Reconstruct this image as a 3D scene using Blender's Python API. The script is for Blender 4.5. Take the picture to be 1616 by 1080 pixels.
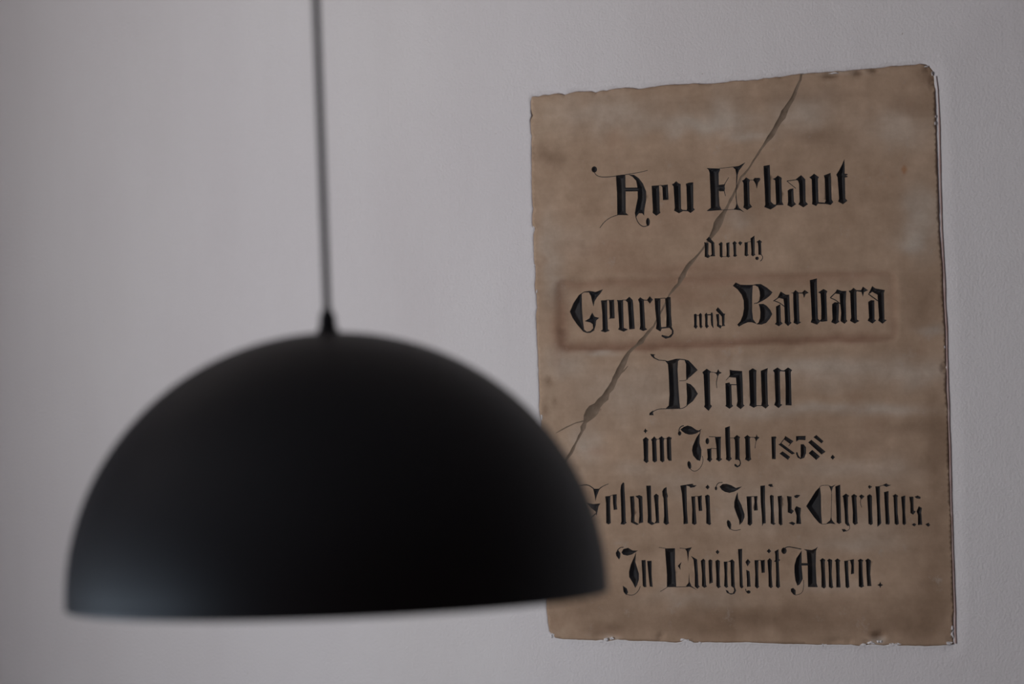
import bpy, bmesh, math, random
import numpy as np
from mathutils import Vector, Matrix, noise
from mathutils.geometry import delaunay_2d_cdt

for o in list(bpy.data.objects):
    bpy.data.objects.remove(o)
SC = bpy.context.scene
COL = SC.collection
random.seed(7)

# ---------------------------------------------------------------- camera
F_PX = 5700.0                       # focal length in pixels of the 1616 px wide frame
YAW, ROLL, PITCH = math.radians(32.3), math.radians(2.05), math.radians(0.10)
EYE = 1.75
fwd_h = Vector((-math.sin(YAW), math.cos(YAW), 0)); right0 = Vector((math.cos(YAW), math.sin(YAW), 0))
up_w = Vector((0, 0, 1))
fwd = (fwd_h * math.cos(PITCH) + up_w * math.sin(PITCH)).normalized()
up0 = right0.cross(fwd).normalized()
c_right = right0 * math.cos(ROLL) - up0 * math.sin(ROLL)
c_up = right0 * math.sin(ROLL) + up0 * math.cos(ROLL)

def ray(px, py):
    return fwd + c_right * ((px - 808) / F_PX) - c_up * ((py - 540) / F_PX)

FOCUS = 5.15
cam_pos = Vector((0, 0, EYE)) - ray(1172, 537) * FOCUS
cam_pos.z = EYE
cam = bpy.data.cameras.new('camera')
cam_ob = bpy.data.objects.new('camera', cam)
COL.objects.link(cam_ob)
m = Matrix((c_right, c_up, -fwd)).transposed().to_4x4()
m.translation = cam_pos
cam_ob.matrix_world = m
cam.sensor_fit = 'HORIZONTAL'
cam.sensor_width = 36
cam.lens = F_PX / 1616 * 36
cam.clip_end = 50
cam.dof.use_dof = True
cam.dof.focus_distance = FOCUS
cam.dof.aperture_fstop = 3.9
SC.camera = cam_ob

# ---------------------------------------------------------------- world, light, exposure
world = bpy.data.worlds.new('world')
SC.world = world
world.use_nodes = True
world.node_tree.nodes['Background'].inputs[0].default_value = (0.62, 0.72, 0.9, 1)
world.node_tree.nodes['Background'].inputs[1].default_value = 0.6
ROOM_X0 = -1.90                      # outer face of the left wall, 15 cm thick
WIN1 = (-1.96, -1.50, 1.42, 2.62)    # y0, y1, z0, z1 of the tall narrow window near the tablet wall
GLOW_WIN2 = (-3.10, -2.15, 0.15, 1.25)    # unseen low window, added for the bluish glow on the lamp's left rim
GLOW_WIN3 = (-5.40, -3.80, 0.10, 1.30)    # unseen wide low window, added to spread that glow across the dome
def window_light(win, energy, color):
    ld = bpy.data.lights.new('window_daylight', 'AREA')
    ld.shape = 'RECTANGLE'
    ld.size, ld.size_y = win[3] - win[2] - .12, win[1] - win[0] - .12
    ld.energy = energy
    ld.color = color
    lo = bpy.data.objects.new('window_daylight', ld)
    COL.objects.link(lo)
    lo.location = (ROOM_X0 + 0.10, (win[0] + win[1]) / 2, (win[2] + win[3]) / 2)
    lo.rotation_euler = (0, math.radians(-90), 0)
window_light(WIN1, 36.5, (1.0, 0.965, 0.955))
window_light(GLOW_WIN2, 29, (0.72, 0.86, 1.0))
window_light(GLOW_WIN3, 40, (0.72, 0.85, 1.0))
SC.view_settings.view_transform = 'Standard'
SC.view_settings.look = 'None'
SC.view_settings.gamma = 1
SC.view_settings.use_curve_mapping = False
SC.view_settings.exposure = 0.0

# ---------------------------------------------------------------- helpers
def at(px, py, Y):
    """point of the wall-parallel plane y = Y seen at the pixel"""
    r = ray(px, py)
    return cam_pos + r * ((Y - cam_pos.y) / r.y)

def struct(o):
    o['kind'] = 'structure'
    return o

def link(name, me, mat=None, parent=None, smooth=False):
    o = bpy.data.objects.new(name, me)
    COL.objects.link(o)
    if mat is not None:
        me.materials.append(mat)
    if parent is not None:
        o.parent = parent
    if smooth:
        me.polygons.foreach_set('use_smooth', [True] * len(me.polygons))
    return o

def pyd(name, v, f, mat=None, parent=None, smooth=False):
    me = bpy.data.meshes.new(name)
    me.from_pydata([tuple(p) for p in v], [], f)
    me.update()
    return link(name, me, mat, parent, smooth)

def box(name, lo_, hi_, mat, parent=None, bevel=0.0):
    bm = bmesh.new()
    bmesh.ops.create_cube(bm, size=1)
    for v in bm.verts:
        v.co = Vector([(lo_[i] + hi_[i]) / 2 + v.co[i] * (hi_[i] - lo_[i]) for i in range(3)])
    if bevel:
        bmesh.ops.bevel(bm, geom=bm.edges[:], offset=bevel, segments=2, affect='EDGES')
    me = bpy.data.meshes.new(name)
    bm.to_mesh(me); bm.free()
    return link(name, me, mat, parent)

def lathe(name, prof, mat, parent=None, seg=96, smooth=True, closed=False):
    """profile of (r, z) pairs turned round the z axis"""
    v, f, rows = [], [], []
    for r, z in prof:
        if r < 1e-6:
            rows.append([len(v)]); v.append((0, 0, z))
        else:
            rows.append(list(range(len(v), len(v) + seg)))
            v += [(r * math.cos(2 * math.pi * k / seg), r * math.sin(2 * math.pi * k / seg), z) for k in range(seg)]
    pairs = list(zip(rows, rows[1:])) + ([(rows[-1], rows[0])] if closed else [])
    for a, b in pairs:
        for k in range(seg):
            k2 = (k + 1) % seg
            q = [a[k % len(a)], a[k2 % len(a)], b[k2 % len(b)], b[k % len(b)]]
            q2 = []
            for i in q:
                if i not in q2: q2.append(i)
            if len(q2) > 2: f.append(q2)
    o = pyd(name, v, f, mat, parent, smooth)
    bm = bmesh.new(); bm.from_mesh(o.data)
    bmesh.ops.recalc_face_normals(bm, faces=bm.faces[:])
    bm.to_mesh(o.data); bm.free()
    return o

def new_mat(name, col, rough=0.8, spec=0.3):
    m = bpy.data.materials.new(name)
    m.use_nodes = True
    b = m.node_tree.nodes['Principled BSDF']
    b.inputs['Base Color'].default_value = (*col, 1)
    b.inputs['Roughness'].default_value = rough
    b.inputs['Specular IOR Level'].default_value = spec
    return m, m.node_tree, b

def nz(nt, scale, detail=4, rough=0.55, vec=None, stretch=None):
    n = nt.nodes.new('ShaderNodeTexNoise')
    n.inputs['Scale'].default_value = scale
    n.inputs['Detail'].default_value = detail
    n.inputs['Roughness'].default_value = rough
    tc = nt.nodes.new('ShaderNodeTexCoord')
    src = tc.outputs['Object']
    if stretch:
        mp = nt.nodes.new('ShaderNodeMapping')
        mp.inputs['Scale'].default_value = stretch
        nt.links.new(src, mp.inputs['Vector']); src = mp.outputs['Vector']
    nt.links.new(src, n.inputs['Vector'])
    return n.outputs['Fac']

def ramp(nt, fac, stops):
    r = nt.nodes.new('ShaderNodeValToRGB')
    els = r.color_ramp.elements
    while len(els) < len(stops): els.new(0.5)
    for e, (p, c) in zip(els, stops):
        e.position = p
        e.color = (*c, 1) if len(c) == 3 else c
    nt.links.new(fac, r.inputs['Fac'])
    return r.outputs['Color']

def mix(nt, a, b, fac, mode='MIX'):
    n = nt.nodes.new('ShaderNodeMix')
    n.data_type = 'RGBA'; n.blend_type = mode
    for s, x in ((n.inputs['Factor'], fac), (n.inputs[6], a), (n.inputs[7], b)):
        if hasattr(x, 'links'): nt.links.new(x, s)
        elif isinstance(x, (int, float)): s.default_value = x
        else: s.default_value = (*x, 1)
    return n.outputs[2]

def bump(nt, bsdf, facs):
    prev = None
    for fac, dist, strength in facs:
        n = nt.nodes.new('ShaderNodeBump')
        n.inputs['Distance'].default_value = dist
        n.inputs['Strength'].default_value = strength
        nt.links.new(fac, n.inputs['Height'])
        if prev: nt.links.new(prev, n.inputs['Normal'])
        prev = n.outputs['Normal']
    nt.links.new(prev, bsdf.inputs['Normal'])

# ---------------------------------------------------------------- materials
M_WALL, nt, b = new_mat('lime_plaster', (0.7, 0.68, 0.69), 0.92, 0.15)
c = ramp(nt, nz(nt, 1.4, 3), [(0.3, (0.665, 0.640, 0.655)), (0.7, (0.705, 0.690, 0.695))])
c = mix(nt, c, ramp(nt, nz(nt, 5, 5, stretch=(1.6, 1, .35)), [(0.35, (0.97, 0.965, 0.965)), (0.65, (1, 1, 1))]), 1.0, 'MULTIPLY')
sp = ramp(nt, nz(nt, 110, 1), [(0.80, (0, 0, 0)), (0.82, (1, 1, 1))])
c = mix(nt, c, (0.45, 0.41, 0.40), sp)
nt.links.new(c, b.inputs['Base Color'])
bump(nt, b, [(nz(nt, 7, 3), 0.006, 0.35), (nz(nt, 260, 2), 0.0015, 0.5), (nz(nt, 90, 3), 0.0010, 0.35)])

M_STONE, nt, b = new_mat('sandstone', (0.36, 0.26, 0.19), 0.78, 0.25)
at_n = nt.nodes.new('ShaderNodeAttribute'); at_n.attribute_name = 'stain'
c = at_n.outputs['Color']
c = mix(nt, c, ramp(nt, nz(nt, 9, 6, 0.62), [(0.32, (0.84, 0.81, 0.78)), (0.5, (0.98, 0.975, 0.97)), (0.68, (1.12, 1.13, 1.15))]), 1.0, 'MULTIPLY')
c = mix(nt, c, ramp(nt, nz(nt, 38, 5, 0.65), [(0.33, (0.90, 0.89, 0.88)), (0.7, (1.09, 1.09, 1.10))]), 1.0, 'MULTIPLY')
c = mix(nt, c, ramp(nt, nz(nt, 10, 4, 0.6, stretch=(1, 1, 6)), [(0.35, (0.96, 0.955, 0.95)), (0.7, (1.05, 1.055, 1.06))]), 1.0, 'MULTIPLY')
c = mix(nt, c, (0.40, 0.34, 0.29), ramp(nt, nz(nt, 21, 6, 0.75), [(0.60, (0, 0, 0)), (0.74, (.55, .55, .55))]))
c = mix(nt, c, (0.27, 0.16, 0.10), ramp(nt, nz(nt, 13, 4, 0.6), [(0.60, (0, 0, 0)), (0.75, (.4, .4, .4))]))
c = mix(nt, c, (0.10, 0.07, 0.05), ramp(nt, nz(nt, 85, 1), [(0.81, (0, 0, 0)), (0.83, (.7, .7, .7))]))
nt.links.new(c, b.inputs['Base Color'])
bump(nt, b, [(nz(nt, 25, 5), 0.0016, 0.4), (nz(nt, 300, 3), 0.0006, 0.35)])

M_SIDE, nt, b = new_mat('reddish_stone_edge', (0.33, 0.2, 0.155), 0.9, 0.15)
nt.links.new(ramp(nt, nz(nt, 40, 5), [(0.3, (0.34, 0.215, 0.175)), (0.7, (0.50, 0.38, 0.34))]), b.inputs['Base Color'])
bump(nt, b, [(nz(nt, 120, 4), 0.001, 0.6)])

M_SEAM, nt, b = new_mat('reddish_mortar', (0.45, 0.33, 0.31), 0.9, 0.15)
nt.links.new(ramp(nt, nz(nt, 40, 5), [(0.3, (0.40, 0.27, 0.245)), (0.7, (0.52, 0.42, 0.40))]), b.inputs['Base Color'])
bump(nt, b, [(nz(nt, 120, 4), 0.001, 0.5)])

M_CRACK, nt, b = new_mat('crack_putty', (0.2, 0.15, 0.11), 0.85, 0.2)
nt.links.new(ramp(nt, nz(nt, 60, 4), [(0.3, (0.14, 0.10, 0.07)), (0.7, (0.21, 0.155, 0.115))]), b.inputs['Base Color'])
bump(nt, b, [(nz(nt, 200, 4), 0.001, 0.5)])

M_PAINT, nt, b = new_mat('black_letter_paint', (0.018, 0.017, 0.018), 0.6, 0.2)
nt.links.new(ramp(nt, nz(nt, 45, 4), [(0.35, (0.008, 0.008, 0.011)), (0.62, (0.017, 0.014, 0.014)), (0.8, (0.04, 0.028, 0.021))]), b.inputs['Base Color'])
bump(nt, b, [(nz(nt, 160, 3), 0.0006, 0.4)])

M_BLACK, nt, b = new_mat('matt_black_enamel', (0.0095, 0.0062, 0.0066), 0.52, 0.42)
b.inputs['Specular Tint'].default_value = (0.86, 0.93, 1.0, 1)
bump(nt, b, [(nz(nt, 900, 2), 0.0002, 0.15)])
M_CORD, nt, b = new_mat('dark_textile_cord', (0.035, 0.03, 0.032), 0.8, 0.2)
bump(nt, b, [(nz(nt, 1500, 2, stretch=(1, 1, .3)), 0.0004, 0.6)])
M_INNER, nt, b = new_mat('shade_inside_white', (0.6, 0.58, 0.55), 0.6, 0.3)
M_BULB, nt, b = new_mat('opal_bulb_glass', (0.8, 0.79, 0.76), 0.25, 0.5)
M_CEIL, nt, b = new_mat('ceiling_paint', (0.50, 0.46, 0.45), 0.95, 0.1)
bump(nt, b, [(nz(nt, 20, 4), 0.002, 0.3)])
M_FLOOR, nt, b = new_mat('brown_floor', (0.38, 0.27, 0.22), 0.6, 0.3)
nt.links.new(ramp(nt, nz(nt, 3, 5, stretch=(1, 8, 1)), [(0.3, (0.17, 0.105, 0.075)), (0.7, (0.24, 0.15, 0.11))]), b.inputs['Base Color'])
M_BROWNWALL, nt, b = new_mat('reddish_brown_room_paint', (0.19, 0.12, 0.105), 0.95, 0.1)  # the walls' own dark reddish brown, which warms the bounce
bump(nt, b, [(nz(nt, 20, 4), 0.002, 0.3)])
M_SIDEWALL, nt, b = new_mat('side_wall_paint', (0.36, 0.36, 0.38), 0.95, 0.1)
bump(nt, b, [(nz(nt, 20, 4), 0.002, 0.3)])
M_FRAME, nt, b = new_mat('white_window_frame', (0.6, 0.6, 0.58), 0.5, 0.4)

# ---------------------------------------------------------------- tablet outline (traced, frame pixels)
OUT = [(839,153),(848,152.5),(857,150.5),(865,150),(877.5,148),(884,148.6),(890,150.7),(898,148),(909,145),(922,144.6),(932,144.5),(939,146),
 (948,143.5),(956,143.4),(973,140),(990,138.5),(998,139.2),(1007,141),(1019,139.5),(1033,137),(1045,135),(1058,134),(1075,133.6),(1092,132.6),(1110,132.8),
 (1129,132),(1145,130),(1158.5,128),(1176,127.6),(1194,126),(1203,124.2),(1213,123.6),(1224,122),(1234.5,121.5),(1248,119),(1262,117),
 (1279,116),(1292,115),(1307,114),(1334.6,112),(1354,110.6),(1373,109),(1389,107.4),(1405,105),(1421,104),(1437,103),(1450,101.8),(1459,102.6),
 (1466.6,105),(1472,112),(1474.5,127),(1475,144),(1476,175),(1477,210),(1478,250),(1480,300),(1481,330),(1482,363),(1484.5,395),(1487,426),(1488,470),(1491,520),
 (1491.5,545),(1492.5,580),(1493,615),(1495.5,640),(1496.5,700),(1498,762),(1500,800),(1502,844),(1503,900),(1505,966),(1503,975),(1504,990),(1502,1000),(1504,1017),
 (1490,1019),(1465.7,1020),(1440,1019.5),(1418.7,1019.5),(1408,1017.4),(1395,1018.7),(1380,1017.4),(1370,1018),(1357.5,1020),(1343,1018),(1320,1017.6),
 (1300,1018),(1263.5,1017),(1230,1016.4),(1200,1015),(1176.6,1014),(1150,1014.6),(1120,1014),(1096.7,1014.7),(1090,1012),(1082,1010.5),(1074,1013.5),(1067,1014.7),(1045,1013),
 (1023,1012),(1000,1012),(987,1010.5),(975,1009.5),(968,1011),(960,1012.5),(950,1010),(941,1011),(925,1010.5),(909,1010),(890,1009),(876,1007),(871,1001),(867,997),
 (865,980),(863,963),(862,936),(860,860),(858,800),(856,720),(854,664),(851.5,650),(851,642),(851.5,625),(851,611),(850,590),(849.6,567),(848,540),(846.7,511),(846,500),(847.5,485),
 (846.7,467),(845,458),(844.5,448.5),(845.5,435),(845,419),(843.4,416),(843,402),(842.4,385),(842,370.5),(844.5,364),(844,361),(840.5,356),(840,340),(841.5,330),(841,326),(839.8,315),
 (839.6,303),(839,270),(839,228),(839.3,215),(838,200.7),(836.6,190),(839,183),(838,172),(837.5,160)]

_o = []
for _i, _p in enumerate(OUT):
    _q = OUT[(_i + 1) % len(OUT)]
    _n = max(1, int(math.hypot(_q[0] - _p[0], _q[1] - _p[1]) / 5.0))
    for _k in range(_n):
        _x = _p[0] + (_q[0] - _p[0]) * _k / _n; _y = _p[1] + (_q[1] - _p[1]) * _k / _n
        _a = 0.55 if _y < 160 else 0.45
        _o.append((_x + _a * .8 * (noise.noise(Vector((_x * .35, _y * .35, 0))) + .6 * noise.noise(Vector((_x * .09, _y * .09, 4)))) * 1.6,
                   _y + _a * (noise.noise(Vector((_x * .35, _y * .35, 9))) + .6 * noise.noise(Vector((_x * .09, _y * .09, 7)))) * 1.6))
OUT = _o

CRACK_C = [(1266,108,3),(1263,126,4),(1254,148,5),(1245,165,7),(1234.5,184,10),(1224,203.5,7),(1214,218,7),(1200,237,3.4),(1181,267,3),(1170,280,4),
 (1160,302,4),(1150,322,4),(1142,337,7),(1136,348,12),(1125,368,9),(1118,380,4),(1103,401,3),(1090,415,6),(1077,434,8),(1069,448,5),(1055,465,3),
 (1042,492,2.6),(1030,515,3),(1020,527,5),(1010,539,7),(1003,546,4),(992,556,5),(981,578,9),(968,604,9),(954,627,12),(937,647,17),(926,659,15),(923,667,5),(920,675,7.5),(918,681,4),
 (914,689,3.4),(901,715,4.5),(880,745,4),(866,768,3),(840,800,3)]

def ribbon(pts, jit=0.0):
    L, R = [], []
    for i, p in enumerate(pts):
        a = pts[max(i - 1, 0)]; c_ = pts[min(i + 1, len(pts) - 1)]
        dx, dy = c_[0] - a[0], c_[1] - a[1]
        n = math.hypot(dx, dy) or 1
        nx, ny = -dy / n, dx / n
        w1 = p[2] / 2 * (1 + random.uniform(-jit, jit)); w2 = p[2] / 2 * (1 + random.uniform(-jit, jit))
        L.append((p[0] + nx * w1, p[1] + ny * w1)); R.append((p[0] - nx * w2, p[1] - ny * w2))
    return L + R[::-1]

def densify(pts, step):
    out = []
    for a, b_ in zip(pts, pts[1:]):
        n = max(1, int(math.hypot(b_[0] - a[0], b_[1] - a[1]) / step))
        for k in range(n):
            t = k / n
            out.append(tuple(a[i] + (b_[i] - a[i]) * t for i in range(len(a))))
    out.append(tuple(pts[-1]))
    return out

# ---------------------------------------------------------------- lettering (traced)
LET = []          # (label, list of polygons in frame pixels)
_c = [0, 0, 1]
def crop(x0, y0, s):
    _c[:] = [x0, y0, s]
def tr(x, y): return (_c[0] + x / _c[2], _c[1] + y / _c[2])
def P(*a): return [tr(a[i], a[i + 1]) for i in range(0, len(a), 2)]
def H(pts, w0, w1=None):
    w1 = w0 if w1 is None else w1
    pts = smooth_line(pts)
    n = len(pts) - 1
    q = [(*tr(x, y), max(0.85, (w0 + (w1 - w0) * i / n) / _c[2] * 1.15)) for i, (x, y) in enumerate(pts)]
    return ribbon(q)
def smooth_line(p):
    if len(p) < 3: return p
    for _ in range(2):
        q = [p[0]]
        for a, b_ in zip(p, p[1:]):
            q += [(a[0] * .75 + b_[0] * .25, a[1] * .75 + b_[1] * .25), (a[0] * .25 + b_[0] * .75, a[1] * .25 + b_[1] * .75)]
        p = q + [p[-1]]
    return p
def B(cx, cy, rx, ry, ang=0, n=14):
    a = math.radians(ang)
    return [tr(cx + rx * math.cos(t) * math.cos(a) - ry * math.sin(t) * math.sin(a), cy + rx * math.cos(t) * math.sin(a) + ry * math.sin(t) * math.cos(a))
            for t in [2 * math.pi * k / n for k in range(n)]]
def L(ch, *polys): LET.append((ch, list(polys)))

crop(920, 240, 7.695)
L('N', P(400,285,515,272,520,740,555,768,415,766,412,500), H([(140,250),(165,285),(210,302),(280,306),(410,292)],8), B(138,212,34,38),
  H([(515,275),(600,262),(700,245),(785,222)],8,5),
  P(545,272,620,278,680,320,730,385,768,480,770,580,748,700,745,775,720,745,680,745,648,790,630,745,645,660,665,560,663,440,645,350,600,300),
  P(505,432,675,432,675,478,505,480), H([(637,750),(650,820),(690,885),(740,910),(785,895)],9), B(790,850,24,50), H([(430,763),(340,790),(260,845),(205,922)],7))
L('e', P(835,410,925,405,935,710,942,740,893,775,845,740,850,700), P(945,405,1032,395,1040,580,972,585,965,430), H([(915,408),(955,404)],6))
L('u', P(1080,392,1105,380,1132,355,1160,380,1187,390,1185,420,1192,690,1225,712,1165,745,1105,712,1115,680,1100,420),
  P(1248,385,1290,372,1338,368,1340,680,1358,700,1305,742,1255,710,1262,690,1255,430), P(1180,700,1270,706,1270,720,1180,718))
crop(1100, 240, 6)
L('E', P(90,152,215,157,218,170,205,200,208,400,215,510,235,550,100,560,92,556,130,528,128,400,118,200,110,170),
  P(200,312,268,305,262,325,265,345,262,372,215,372,200,360), H([(260,308),(300,240)],6,3), H([(258,365),(270,418)],7,3), H([(210,156),(345,141)],4),
  P(335,140,395,132,458,97,425,140,398,175,385,215,378,300,370,300,372,215,362,165), H([(373,290),(370,430)],5),
  P(372,380,376,440,382,490,400,530,450,572,410,553,345,545,365,525,374,490,366,430), H([(225,550),(360,544)],4))
L('r', P(425,272,445,262,465,240,500,262,500,275,495,290,500,490,522,520,475,550,438,525,445,500,440,300,435,285),
  P(530,265,545,245,595,245,600,262,580,290,565,350,558,310,545,285), H([(490,265),(540,265)],4))
L('b', P(630,132,690,122,692,200,698,470,745,515,695,545,635,522,645,500,640,350,632,200),
  P(715,255,740,245,765,222,802,245,800,270,805,470,820,502,745,505,748,480,740,300,738,268), P(690,495,752,498,752,510,700,520))
L('a', P(985,218,1025,258,1030,470,1052,495,1008,525,960,497,972,470,965,300,955,272,930,262), H([(850,275),(945,262)],7), H([(850,275),(880,300),(935,345)],6),
  P(858,365,880,350,912,345,918,470,938,495,895,525,855,505,862,470))
L('u', P(1062,240,1085,225,1107,205,1155,238,1145,255,1150,455,1152,480,1128,512,1088,495,1092,470,1085,260),
  P(1200,222,1265,198,1270,240,1275,450,1290,475,1265,502,1205,490,1218,460,1208,250), P(1145,475,1215,480,1215,492,1145,490))
L('t', P(1395,65,1398,130,1398,205,1425,208,1425,218,1405,222,1425,228,1425,238,1400,242,1405,440,1425,462,1382,495,1335,470,1345,440,1330,240,1318,215,1340,180,1370,125))
crop(1100, 360, 13.467)
L('d', P(150,300,245,320,240,560,285,600,235,640,165,612,165,400), P(190,250,250,185,290,230,370,315,372,400,380,560,388,600,280,605,285,585,312,560,300,330,240,290))
L('u', P(455,340,480,325,515,295,545,320,540,400,545,590,560,605,520,632,485,605,480,380), P(620,320,695,300,690,340,690,580,708,600,665,630,625,605,630,500), H([(545,608),(635,608)],9))
L('r', P(752,320,800,275,850,320,832,345,835,560,855,590,810,615,770,600,780,560,770,360), P(875,315,915,280,968,310,920,378))
L('c', P(1010,305,1080,300,1080,560,1105,575,1050,605,1010,585,1015,400), H([(1070,299),(1142,290)],9))
L('h', P(1135,220,1220,160,1225,300,1225,540,1240,570,1190,605,1150,575,1155,500), P(1255,300,1325,250,1385,298,1360,310,1370,575,1305,570,1300,400,1290,310),
  H([(1365,565),(1400,620),(1375,680),(1340,705)],14), B(1275,645,38,36))
crop(880, 430, 5.985)
L('G', P(105,372,140,290,190,215,240,182,290,175,350,185,420,160,395,200,360,240,340,275,330,325,315,270,305,225,285,190,240,190,218,205,220,330,228,450,240,540,
  265,562,300,555,325,528,322,492,300,475,245,462,290,435,300,410,318,380,340,420,385,430,355,455,350,500,335,550,300,572,265,574,230,560,170,490,130,430))
L('e', P(400,265,460,262,460,400,465,540,485,550,440,568,395,555,415,540,412,400), P(475,262,525,258,530,435,485,438,470,442,483,430,480,300), H([(450,263),(482,262)],6))
L('o', P(550,262,610,262,612,400,615,525,655,540,615,562,560,540,572,520,565,400,558,280), P(630,265,668,230,700,262,705,300,718,535,665,540,660,400,652,285), H([(600,262),(650,262)],6))
L('r', P(750,258,770,235,805,258,812,400,818,525,838,540,798,555,762,540,770,500,762,290), P(798,258,835,260,860,225,890,258,862,298,838,268,798,268))
L('g', P(905,245,962,245,962,400,968,515,975,530,962,560,918,535,925,480,912,350), P(1005,250,1030,232,1058,235,1060,300,1062,400,1070,500,1062,525,1015,520,1018,400),
  P(955,520,1065,510,1085,550,1085,580,1060,615,1010,628,970,605,975,590,1000,598,1040,605,1068,580,1070,550,1045,525,955,535), H([(955,247),(1012,244)],6))
crop(1080, 470, 18)
L('u', P(240,475,290,455,325,480,322,780,350,820,300,890,235,830,250,780), H([(315,505),(395,505)],18), P(380,480,430,430,470,480,465,780,490,825,440,880,400,830,395,700))
L('n', P(545,480,600,425,632,480,632,760,665,815,605,878,560,825,560,600), P(615,472,730,467,730,500,615,505), P(722,440,750,415,775,440,785,500,790,770,805,870,770,845,735,780,720,650))
L('d', P(870,470,960,460,965,770,1040,800,1000,880,895,810,900,700), P(865,350,925,270,985,330,1085,450,1140,460,1115,500,1110,760,1135,800,1035,815,1045,780,1035,540,980,470,900,400))
crop(1140, 430, 10.773)
L('B', P(160,230,210,172,290,210,400,215,500,212,495,300,490,450,490,650,505,800,570,880,480,850,420,850,340,880,265,925,235,890,290,830,330,730,350,620,345,480,310,380,240,290),
  P(485,215,560,200,640,200,740,260,835,340,800,390,740,440,660,490,575,530,520,537,520,525,580,512,610,480,622,400,615,320,590,250,540,222,485,226),
  P(600,540,680,535,740,570,800,640,832,710,790,790,730,860,650,890,560,885,600,850,625,780,630,680,620,600))
L('a', P(975,325,1060,380,1120,380,1125,500,1140,840,1160,860,1100,915,1040,860,1045,800,1035,560,1020,455,935,432,905,462), H([(850,490),(960,415)],14), H([(870,485),(960,520),(1038,582)],14),
  P(895,580,970,540,980,840,1010,870,945,918,875,880,900,850))
L('r', P(1140,348,1185,345,1225,300,1260,330,1290,350,1280,370,1285,600,1295,840,1325,850,1255,890,1190,860,1200,800,1190,600,1185,360), P(1280,345,1340,340,1380,298,1450,348,1400,370,1370,440,1350,365,1280,360))
crop(1130, 420, 5.387)
L('b', P(788,120,850,105,848,150,858,450,880,468,850,500,795,480,805,450,798,300), P(858,225,905,195,938,215,930,235,932,330,938,470,885,475,872,468,885,450,885,350,878,235))
L('a', P(1020,198,1060,212,1100,212,1095,300,1100,455,1110,468,1085,492,1050,470,1055,400,1045,300,1042,240,1000,235), H([(962,272),(1012,222)],8), H([(965,272),(1010,290),(1048,322)],7),
  P(978,325,1000,308,1036,310,1038,340,1033,460,1042,475,1008,495,970,478,982,450,978,380))
L('r', P(1118,212,1140,205,1160,185,1190,208,1185,225,1190,455,1210,468,1172,490,1130,468,1140,440,1132,230), P(1182,205,1225,205,1240,175,1285,207,1250,222,1240,262,1228,222,1182,215))
L('a', P(1320,170,1345,190,1428,205,1420,230,1425,455,1445,460,1408,492,1370,465,1378,440,1370,330,1365,245,1320,220,1300,235,1285,240), H([(1287,238),(1320,262),(1368,297)],8),
  P(1285,305,1310,290,1338,292,1340,455,1355,462,1322,490,1280,465,1292,440))
crop(1000, 540, 5.985)
L('B', P(155,112,205,118,190,130,200,148,240,168,300,172,300,180,235,175,190,155,165,132), P(290,170,320,180,400,158,440,158,440,165,420,180,415,260,425,450,432,560,440,632,320,634,298,632,330,600,338,500,330,300,322,210),
  H([(310,632),(240,632),(190,650),(165,680)],6), P(185,645,180,665,188,692,145,692,150,670), H([(430,162),(485,168)],8), P(478,162,520,175,560,215,605,265,540,325,498,355,495,300,495,210),
  H([(432,367),(490,365),(515,345)],5), P(498,385,540,400,575,435,608,490,560,560,500,605,505,520,500,450), H([(435,630),(470,625),(508,598)],6))
L('r', P(648,285,690,252,730,280,718,300,725,590,740,605,708,652,665,612,672,590,660,310), P(760,290,785,285,797,255,810,280,832,290,805,305,793,332,780,302), H([(722,283),(770,289)],5), H([(793,322),(780,380),(785,435)],7,5))
L('a', P(905,262,935,268,1025,275,1028,350,1035,590,1048,600,1010,635,970,605,980,560,970,400,965,338,895,332,908,310), H([(900,330),(870,362)],6,4),
  P(865,390,905,382,910,398,974,400,974,408,922,408,928,590,940,605,905,632,865,605,872,590))
L('u', P(1088,270,1125,248,1160,268,1158,300,1160,595,1172,602,1135,622,1092,600,1100,570,1090,330), P(1200,272,1268,245,1262,300,1270,590,1280,600,1248,630,1205,600,1212,560,1205,400), H([(1160,601),(1215,602)],6))
L('n', P(1315,268,1360,240,1395,265,1382,285,1388,585,1405,592,1370,625,1328,595,1340,560,1330,290), P(1380,265,1420,268,1460,240,1498,265,1485,285,1492,600,1435,598,1435,400,1430,280,1380,275))
crop(1000, 665, 10.1)
L('i', P(150,157,170,150,183,112,205,145,228,155,205,165,190,198,172,170), P(145,290,195,250,240,290,232,320,232,620,240,640,205,670,155,632,162,600,152,330))
L('m', P(275,295,330,242,370,290,360,320,372,620,375,635,335,660,300,635,300,600,290,320), P(400,270,445,240,490,275,480,320,490,620,490,635,460,658,420,630,420,560,412,300),
  P(525,265,560,245,610,265,595,300,605,632,560,632,535,595,528,400), H([(360,290),(412,282)],9), H([(480,282),(530,275)],9))
L('J', H([(800,72),(755,82),(725,120),(722,180)],14), B(733,195,28,36), P(745,130,800,90,860,70,920,85,1000,140,1035,148,1085,122,1050,165,1000,195,940,212,880,215,820,195,770,160),
  P(1055,185,1050,350,1080,460,1078,560,1060,635,1010,620,950,550,930,470,940,400,1000,260), H([(1062,150),(1052,215)],10), H([(1095,555),(1108,620),(1090,700),(1040,770),(980,802),(930,790),(895,755)],8), B(887,700,30,65,-10))
L('a', H([(1200,245),(1305,251)],9), B(1175,318,30,50), P(1295,250,1395,248,1388,300,1388,590,1415,605,1360,645,1310,610,1325,580,1318,400), P(1170,440,1240,435,1240,590,1255,605,1215,655,1168,615,1180,580), H([(1230,432),(1320,440)],8))
crop(1140, 665, 8.505)
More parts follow.
